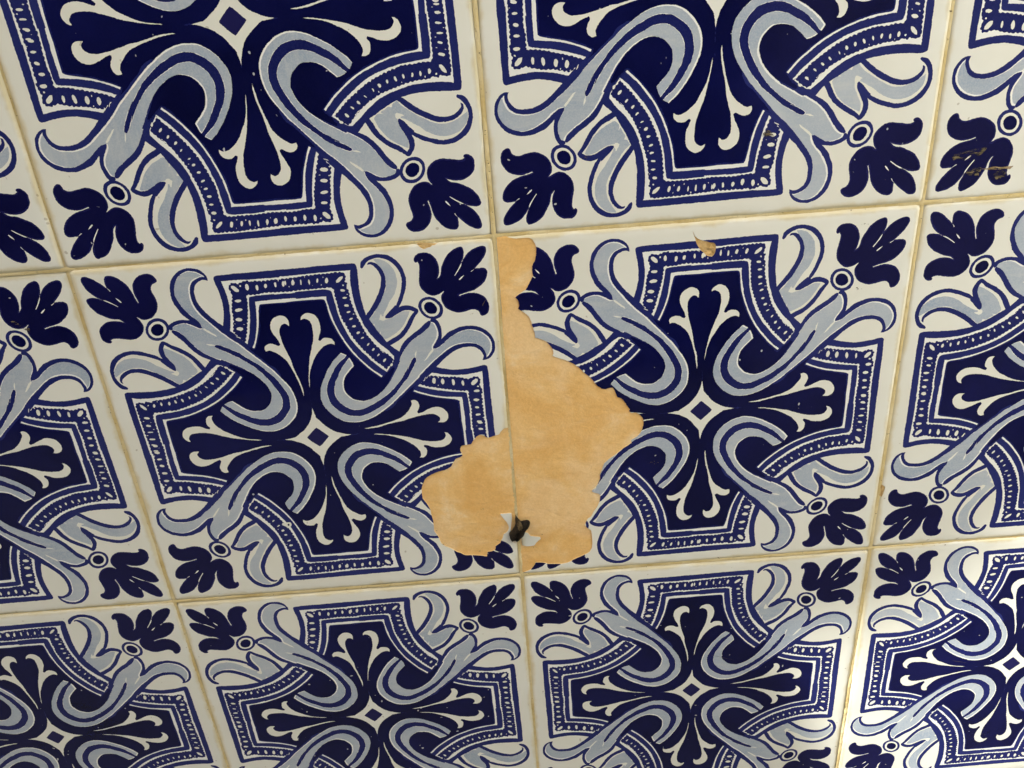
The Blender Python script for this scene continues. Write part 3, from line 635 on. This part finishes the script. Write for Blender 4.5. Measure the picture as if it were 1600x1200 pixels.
def tile_meshes(name, seed, centre=(0, 0), bare=(), keep=(), chips=(), extra=()):
    """one tile face cut along every printed outline: (glazed mesh, bare clay mesh or None, chip mesh or None)"""
    layers = printed_outlines(seed, centre, extra)
    rng = np.random.default_rng(seed + 50)
    polys = [p for _, p, _ in layers]
    holes = [hand_printed(smooth_closed(parse(s), 3.0), 0.35, rng) for s in bare]
    keeps = [hand_printed(smooth_closed(parse(s), 3.0), 0.3, rng) for s in keep]
    nicks = [hand_printed(smooth_closed(parse(s), 2.0), 0.35, rng) for s in chips]
    rims = [rim(d) for d in RIMS]
    verts, edges = [], []
    for p in rims + polys + holes + keeps + nicks:
        n0 = len(verts)
        k = len(p)
        if p is not rims[0]:
            lim = HALF - 0.05
            p = np.clip(p, -lim, lim)
        verts.extend(Vector((float(x), float(y))) for x, y in p)
        edges.extend((n0 + i, n0 + (i + 1) % k) for i in range(k))
    # loose points so that the large plain areas (and the bare clay) hold some relief
    for x in np.arange(-480, 481, 16):
        for y in np.arange(-480, 481, 16):
            verts.append(Vector((float(x + rng.normal(0, 3)) * 0.98, float(y + rng.normal(0, 3)) * 0.98)))
    r = delaunay_2d_cdt(verts, edges, [], 0, 0.02)
    V = np.array([(v.x, v.y) for v in r[0]])
    F = np.array([f[:] for f in r[2]])
    cen = V[F].mean(1)
    ok = inside(rims[0], cen)
    F, cen = F[ok], cen[ok]
    a2 = (V[F[:, 1], 0] - V[F[:, 0], 0]) * (V[F[:, 2], 1] - V[F[:, 0], 1]) - (V[F[:, 2], 0] - V[F[:, 0], 0]) * (V[F[:, 1], 1] - V[F[:, 0], 1])
    F[a2 < 0] = F[a2 < 0][:, ::-1]
    mi = np.zeros(len(F), int)
    for m, p, clip in layers:
        hit = inside(p, cen)
        if clip is not None:
            hit &= inside(clip, cen)
        if m == 'L':
            hit &= (mi == 0) | (mi == GLAZES.index('V'))          # the pale wash never covers the blue
        mi[hit] = GLAZES.index(m)
    gone = np.zeros(len(F), bool)
    for p in holes:
        gone |= inside(p, cen)
    for p in keeps:
        gone &= ~inside(p, cen)
    nick = np.zeros(len(F), bool)
    for p in nicks:
        nick |= inside(p, cen) & ~gone
    depth = rim_depth(V[:, 0], V[:, 1])

    def build(nm, faces, mats, mids, sink, skirt, rough=0.0):
        used = np.unique(faces)
        remap = -np.ones(len(V), int)
        remap[used] = np.arange(len(used))
        co = np.zeros((len(used), 3))
        co[:, 0] = V[used, 0] * UNIT
        co[:, 2] = V[used, 1] * UNIT
        co[:, 1] = depth[used] * (0.1 if sink else 1.0) + sink
        cnt = {}
        for f in faces:
            for i in range(3):
                e = (f[i], f[(i + 1) % 3])
                cnt[(min(e), max(e))] = cnt.get((min(e), max(e)), 0) + 1
        rimset = set(k for k, v in cnt.items() if v == 1)
        if rough:
            b = set(i for k in rimset for i in k)
            for j, u in enumerate(used):
                co[j, 1] += rng.normal(0, rough) * (0.3 if u in b else 1.0)
        vl = co.tolist()
        fl = [tuple(int(remap[i]) for i in f) for f in faces]
        mids = list(mids)
        for f in faces:
            for i in range(3):
                a, c = f[i], f[(i + 1) % 3]
                if (min(a, c), max(a, c)) in rimset:
                    ia, ic = int(remap[a]), int(remap[c])
                    n0 = len(vl)
                    outer = max(abs(V[a]).max(), abs(V[c]).max()) > HALF - 0.6 and max(abs(V[c]).max(), abs(V[a]).max()) > HALF - 0.6
                    dp = 0.008 if outer else skirt
                    vl.append([vl[ia][0], vl[ia][1] + dp, vl[ia][2]])
                    vl.append([vl[ic][0], vl[ic][1] + dp, vl[ic][2]])
                    vl.append(list(vl[ia]))
                    vl.append(list(vl[ic]))
                    fl.append((n0 + 2, n0, n0 + 1, n0 + 3))
                    mids.append(len(mats) - 1)
        me = bpy.data.meshes.new(nm)
        me.from_pydata(vl, [], fl)
        for mm in mats:
            me.materials.append(mm)
        me.polygons.foreach_set('material_index', np.array(mids, dtype=np.int32))
        me.update()
        return me

    def smooth_by(me, nfaces):
        flags = np.zeros(len(me.polygons), bool)
        flags[:nfaces] = True
        me.polygons.foreach_set('use_smooth', flags)

    sel = ~(gone | nick)
    gl = build(name, F[sel], [M[k] for k in GLAZES] + [EDGE], mi[sel], 0.0, 0.0012)
    smooth_by(gl, int(sel.sum()))
    cl = ch = None
    if gone.any():
        cl = build('bare_clay', F[gone], [CLAY, CLAY], np.zeros(gone.sum(), int), 0.0003, 0.004, 0.0)
        smooth_by(cl, int(gone.sum()))
    if nick.any():
        ch = build('chip', F[nick], [CHIP, CHIP], np.zeros(nick.sum(), int), 0.00025, 0.003, 0.00012)
        smooth_by(ch, int(nick.sum()))
    return gl, cl, ch


# ------------------------------------------------------------------ objects
def link(name, data, parent=None):
    o = bpy.data.objects.new(name, data)
    COL.objects.link(o)
    if parent is not None:
        o.parent = parent
    return o


def tag(o, label=None, cat=None, kind=None, group=None):
    if label:
        o['label'] = label
    if cat:
        o['category'] = cat
    if kind:
        o['kind'] = kind
    if group:
        o['group'] = group
    return o


def box(name, lo, hi, material, parent=None):
    x0, y0, z0 = lo
    x1, y1, z1 = hi
    v = [(x0, y0, z0), (x1, y0, z0), (x1, y1, z0), (x0, y1, z0), (x0, y0, z1), (x1, y0, z1), (x1, y1, z1), (x0, y1, z1)]
    f = [(0, 3, 2, 1), (4, 5, 6, 7), (0, 1, 5, 4), (1, 2, 6, 5), (2, 3, 7, 6), (3, 0, 4, 7)]
    me = bpy.data.meshes.new(name)
    me.from_pydata(v, [], f)
    me.materials.append(material)
    return link(name, me, parent)


# ---- ground
me = bpy.data.meshes.new('ground')
me.from_pydata([(-60, -60, 0), (60, -60, 0), (60, 60, 0), (-60, 60, 0)], [], [(0, 1, 2, 3)])
me.materials.append(PAVING)
tag(link('ground', me), kind='structure')

# ---- added and unseen: a pale wall bouncing sun, a dark one blocking sky
bounce = tag(box('bounce_wall', (BOUNCE_X, -1.1, 0.0), (BOUNCE_X + 0.25, 0.0075, 2.4), BOUNCE_WHITE), kind='structure')
box('low_dark_screen', (BOUNCE_X - 0.006, -1.106, 0.0), (BOUNCE_X + 0.256, 0.0073, 0.76), DARK_SCREEN, bounce)  # added dark facing, so the glaze mirrors less of the bright wall
box('dark_screen_panel', (BOUNCE_X - 0.012, -1.08, 0.0), (BOUNCE_X - 0.0065, -0.30, 1.08), DARK_SCREEN, bounce)  # invented panel that darkens what the right-hand tiles reflect
tag(box('sky_blocker', (-7.0, -3.0, 0.0), (1.6, -2.7, 3.6), SKY_BLOCK), kind='structure')  # put in to cut off the open sky in front

# ---- the wall and its tiles
wall = tag(link('tiled_wall', None), 'glossy white wall tiles with blue scrollwork, two of them flaked to bare clay', 'wall', kind='thing')
wall.location = (0, 0, 0)
C0, C1, R0, R1 = -3, 3, -4, 2          # tile columns and rows (column 0 row -1 is the left damaged tile)
plaster = box('plaster', (-3.0, 0.0078, 0.0), (BOUNCE_X + 0.25, 0.25, 2.4), PLASTER, wall)

plain = [tile_meshes('tile', 3 + k) for k in range(3)]
left_damaged = tile_meshes('tile', 21, (2.5, 3.4), [DAMAGE['L_bare']], [], [DAMAGE['L_chip']],
                           [('W', DAMAGE['pinhole']), ('N', DAMAGE['pinhole_dot']), ('W', DAMAGE['left_shard'])])
right_damaged = tile_meshes('tile', 33, (-1.5, -5.5), [DAMAGE['R_bare']], [DAMAGE['R_keep']], [DAMAGE['R_chip']], [('W', DAMAGE['right_shard'])])
edge_damaged = tile_meshes('tile', 41, (0, 0), [], [], [DAMAGE['edge_chip']])
NUDGE = {(0, 0): (-1, -2), (1, 0): (1, 0), (0, -2): (1, -5), (1, -2): (-1, -3), (2, -2): (0, 4), (2, -1): (0, 3), (-1, -2): (4, 5)}
TILES = {}
for c in range(C0, C1 + 1):
    for r in range(R0, R1 + 1):
        rnd = random.Random(c * 31 + r * 7)
        if (c, r) == (0, -1):
            ms, lab = left_damaged, 'tile with its lower right part flaked to bare clay'
        elif (c, r) == (1, -1):
            ms, lab = right_damaged, 'tile with most of its left side flaked to bare clay'
        elif (c, r) == (2, -1):
            ms, lab = edge_damaged, 'tile with a small orange chip in its left edge'
        else:
            ms, lab = plain[(c + 2 * r) % 3], None
        t = link('tile', ms[0], wall)
        TILES[(c, r)] = t
        dx, dz = NUDGE.get((c, r), (rnd.uniform(-1.5, 1.5), rnd.uniform(-1.5, 1.5)))
        p = wall_pt(c + 0.5, r + 0.5)
        if lab:
            t['label'] = lab
            dx = dz = 0
        t.location = (p.x + dx * UNIT, rnd.uniform(-0.00015, 0.00015), p.z + dz * UNIT)
        t.rotation_euler = (rnd.gauss(0, 0.0022), 0.0 if lab else (rnd.choice([0, 1, 2, 3]) * math.pi / 2 + rnd.gauss(0, 0.0012)), rnd.gauss(0, 0.0022))
        if ms[1]:
            b = link('bare_clay', ms[1], t)
        if ms[2]:
            k = link('chip', ms[2], t)


# ---- grout: the joints, slightly uneven and sunk below the glaze
def grout():
    V, F = [], []
    W = 0.0008

    def strip(a, b, horizontal, seed):
        rng = np.random.default_rng(seed)
        L = (b - a).length
        n = int(L / 0.0011)
        base = len(V)
        cross = 5
        walk = np.convolve(rng.normal(0, 1, n + 21), np.ones(21) / 21, 'valid') * 0.00045
        for i in range(n + 1):
            p = a + (b - a) * (i / n)
            for j in range(cross):
                u = (j / (cross - 1) - 0.5) * 2
                dep = 0.00034 + 0.00014 * u * u + walk[min(i, n)] * 0.9 + rng.normal(0, 0.00007)
                off = u * W
                if horizontal:
                    V.append((p.x, dep, p.z + off))
                else:
                    V.append((p.x + off, dep + 0.00004, p.z))
        for i in range(n):
            for j in range(cross - 1):
                q = base + i * cross + j
                if horizontal:
                    F.append((q, q + cross, q + cross + 1, q + 1))
                else:
                    F.append((q, q + 1, q + cross + 1, q + cross))

    for c in range(C0, C1 + 2):
        strip(wall_pt(c, R0), wall_pt(c, R1 + 1), False, 100 + c)
    for r in range(R0, R1 + 2):
        strip(wall_pt(C0, r), wall_pt(C1 + 1, r), True, 200 + r)
    me = bpy.data.meshes.new('grout')
    me.from_pydata(V, [], F)
    me.materials.append(GROUT)
    me.polygons.foreach_set('use_smooth', np.ones(len(F), bool))
    return link('grout', me, wall)


grout()


# ---- dirt: thin crusts on the glaze, specks along the joints, the dark clump in the joint
def relief(name, outline, step, height, mats, parent=None, at=(0, 0), pick=None, seed=5):
    rng = np.random.default_rng(seed)
    p = hand_printed(smooth_closed(parse(outline), step), 0.25, rng)
    verts = [Vector((float(x), float(y))) for x, y in p]
    edges = [(i, (i + 1) % len(p)) for i in range(len(p))]
    lo, hi = p.min(0), p.max(0)
    for x in np.arange(lo[0], hi[0], step):
        for y in np.arange(lo[1], hi[1], step):
            verts.append(Vector((float(x + rng.normal(0, step * 0.25)), float(y + rng.normal(0, step * 0.25)))))
    r = delaunay_2d_cdt(verts, edges, [], 0, 0.01)
    V = np.array([(v.x, v.y) for v in r[0]])
    F = np.array([f[:] for f in r[2]])
    F = F[inside(p, V[F].mean(1))]
    d = np.array([np.min(np.hypot(p[:, 0] - v[0], p[:, 1] - v[1])) for v in V])
    h = height(V, d, rng)
    co = [((v[0] - at[0]) * UNIT, -float(k), (v[1] - at[1]) * UNIT) for v, k in zip(V, h)]
    me = bpy.data.meshes.new(name)
    me.from_pydata(co, [], [tuple(int(i) for i in f) for f in F])
    for m in mats:
        me.materials.append(m)
    if pick is not None:
        me.polygons.foreach_set('material_index', np.array(pick(V[F].mean(1)), dtype=np.int32))
    me.polygons.foreach_set('use_smooth', np.ones(len(F), bool))
    me.update()
    return link(name, me, parent)


def crust(V, d, rng):
    return 0.00002 + np.minimum(d, 4) * 0.00001 + np.abs(rng.normal(0, 0.00002, len(V)))


for key, cell in (('smear1', (2, 0)), ('smear2', (2, 0)), ('smear3', (2, 0)), ('smear4', (2, 0)), ('smear5', (-1, -1)), ('smear6', (1, 0))):
    t = TILES[cell]
    o = relief('dirt_crust', DAMAGE[key], 2.0, crust, [CRUST if key in ('smear3',) else SMEAR], None, (0, 0), None, len(key) + cell[0])
    o.location = (-S, t.location.y - 0.0001, Z0)
    bpy.context.view_layer.update()
    m = o.matrix_world.copy()
    o.parent = t
    o.matrix_parent_inverse = t.matrix_world.inverted()
    o.matrix_world = m


def lump(V, d, rng):
    k = np.clip(d / 9.0, 0, 1)
    n = np.sin(V[:, 0] * 0.55 + 1.3 * np.sin(V[:, 1] * 0.35)) * np.cos(V[:, 1] * 0.5 + V[:, 0] * 0.2)
    return 0.0002 + 0.0021 * np.sqrt(k) + k * (0.0005 * n + rng.normal(0, 0.00022, len(V)))


tan = smooth_closed(parse(DAMAGE['clump_tan']), 1.0)
eye = smooth_closed(parse(DAMAGE['clump_eye']), 1.0)
clump = relief('dirt_clump', DAMAGE['clump'], 1.2, lump, [DIRT, PALE, CRUMB], None, (1000, 0), lambda q: inside(eye, q) * 1 + inside(tan, q) * 2)
clump.location = (0, 0, Z0)
tag(clump, 'dark crumbly clump of dirt stuck in the joint low in the bare clay patch', 'dirt clump', kind='thing')


def specks():
    rng = np.random.default_rng(77)
    V, F = [], []

    def blot(x, y, r):
        n = 6
        base = len(V)
        V.append((x * UNIT, -0.00012 * min(r, 2), y * UNIT))
        sx, sy, a0 = rng.uniform(0.5, 1.5), rng.uniform(0.5, 1.2), rng.uniform(0, 3)
        for k in range(n):
            a = a0 + k * 2 * math.pi / n
            q = r * rng.uniform(0.55, 1.25)
            V.append(((x + q * sx * math.cos(a)) * UNIT, -0.00003, (y + q * sy * math.sin(a)) * UNIT))
        F.extend((base, base + 1 + (k + 1) % n, base + 1 + k) for k in range(n))

    for c in range(-1, 4):                      # along the upright joints
        for _ in range(60):
            blot(1000 * c - 1000 + rng.normal(0, 2.0), rng.choice([-1900, -1500, -1150, -700, -350, 60, 400]) + rng.normal(0, 130), abs(rng.normal(0.5, 0.55)) + 0.3)
    for r in range(-2, 2):                      # along the level joints
        for _ in range(40):
            blot(rng.uniform(-2000, 2000), 1000 * r + rng.normal(-2, 2.4), abs(rng.normal(0.5, 0.5)) + 0.3)
    for x, y, n in ((-95, -760, 5), (-60, -870, 7), (-120, -900, 5), (40, -900, 6), (70, -860, 4), (368, -652, 4), (381, -655, 5), (830, -1008, 4), (222, 166, 9), (-184, -966, 3), (-182, -1004, 4), (-205, -868, 5), (-222, -820, 3), (610, -995, 4), (870, -40, 6), (873, -200, 6), (905, 60, 4)):
        for _ in range(n):
            blot(x + rng.normal(0, 5), y + rng.normal(0, 2.2), abs(rng.normal(0.6, 0.4)) + 0.3)
    # short cracks and scratches filled with dirt
    for x1, y1, x2, y2, w in [(1835, -309, 1840, -294, 1.6), (1840, -294, 1847, -281, 0.7), (2315, -953, 2325, -967, 0.7), (2328, -963, 2338, -977, 0.9), (-42, -170, -32, -152, 0.8), (2274, -1109, 2282, -1079, 0.8), (2282, -1079, 2292, -1062, 0.6), (2282, -1091, 2296, -1104, 0.5), (1156, -984, 1167, -981, 0.7), (1240, -988, 1251, -984, 0.6), (560, -987, 568, -994, 0.9), (1782, -1038, 1792, -1028, 0.8), (1717, -1025, 1722, -1016, 0.7), (1308, -1460, 1358, -1476, 0.4), (554, -1360, 629, -1389, 0.35), (506, -1562, 524, -1572, 0.4), (1210, 184, 1219, 210, 0.4)]:
        nx, ny = y2 - y1, x1 - x2
        n = math.hypot(nx, ny)
        nx, ny = nx / n * w, ny / n * w
        base = len(V)
        for t, k in ((0, 0.3), (0.3, 1.0), (0.6, 0.6), (1, 0.15)):
            px, py = x1 + (x2 - x1) * t + rng.normal(0, w * 0.5), y1 + (y2 - y1) * t + rng.normal(0, w * 0.5)
            V.append(((px + nx * k) * UNIT, -0.00005, (py + ny * k) * UNIT))
            V.append(((px - nx * k) * UNIT, -0.00005, (py - ny * k) * UNIT))
        F.extend((base + 2 * i, base + 2 * i + 2, base + 2 * i + 3, base + 2 * i + 1) for i in range(3))
    me = bpy.data.meshes.new('dirt_specks')
    me.from_pydata(V, [], F)
    me.materials.append(SPECK)
    o = link('dirt_specks', me, wall)
    o.location = (0, -0.00016, Z0)
    o['kind'] = 'stuff'


specks()


# ---- a cloth sheet added out of view, shaped so sun reaches only the lower right tiles
SHADE_Z = 1.62
EDGE_ON_WALL = [(3.79, 1.3), (3.3, 0.2), (2.9, -0.45), (2.6, -0.85), (2.44, -1.014), (2.33, -1.13), (2.18, -1.25), (2.0, -1.30), (1.86, -1.335), (1.80, -1.37), (1.81, -1.45), (1.86, -1.6),
                (1.96, -1.88), (2.05, -2.3), (2.05, -2.8), (-1.6, -2.8), (-1.6, 1.3)]


def shade():
    V, F = [], []
    for gx, gy in EDGE_ON_WALL:
        w = wall_pt(gx, gy)
        p = w + SUN_DIR * ((SHADE_Z - w.z) / SUN_DIR.z)  # traced back towards the sun from the wanted shadow edge
        V.append((p.x, min(p.y, -0.03), p.z))
    F.append(tuple(range(len(V))))
    me = bpy.data.meshes.new('shade_cloth_mesh')
    me.from_pydata(V, [], F)
    me.materials.append(SHADE_CLOTH)
    return me


tag(link('added_shade_cloth', shade()), kind='structure')  # unseen shade caster added to leave one patch of sun
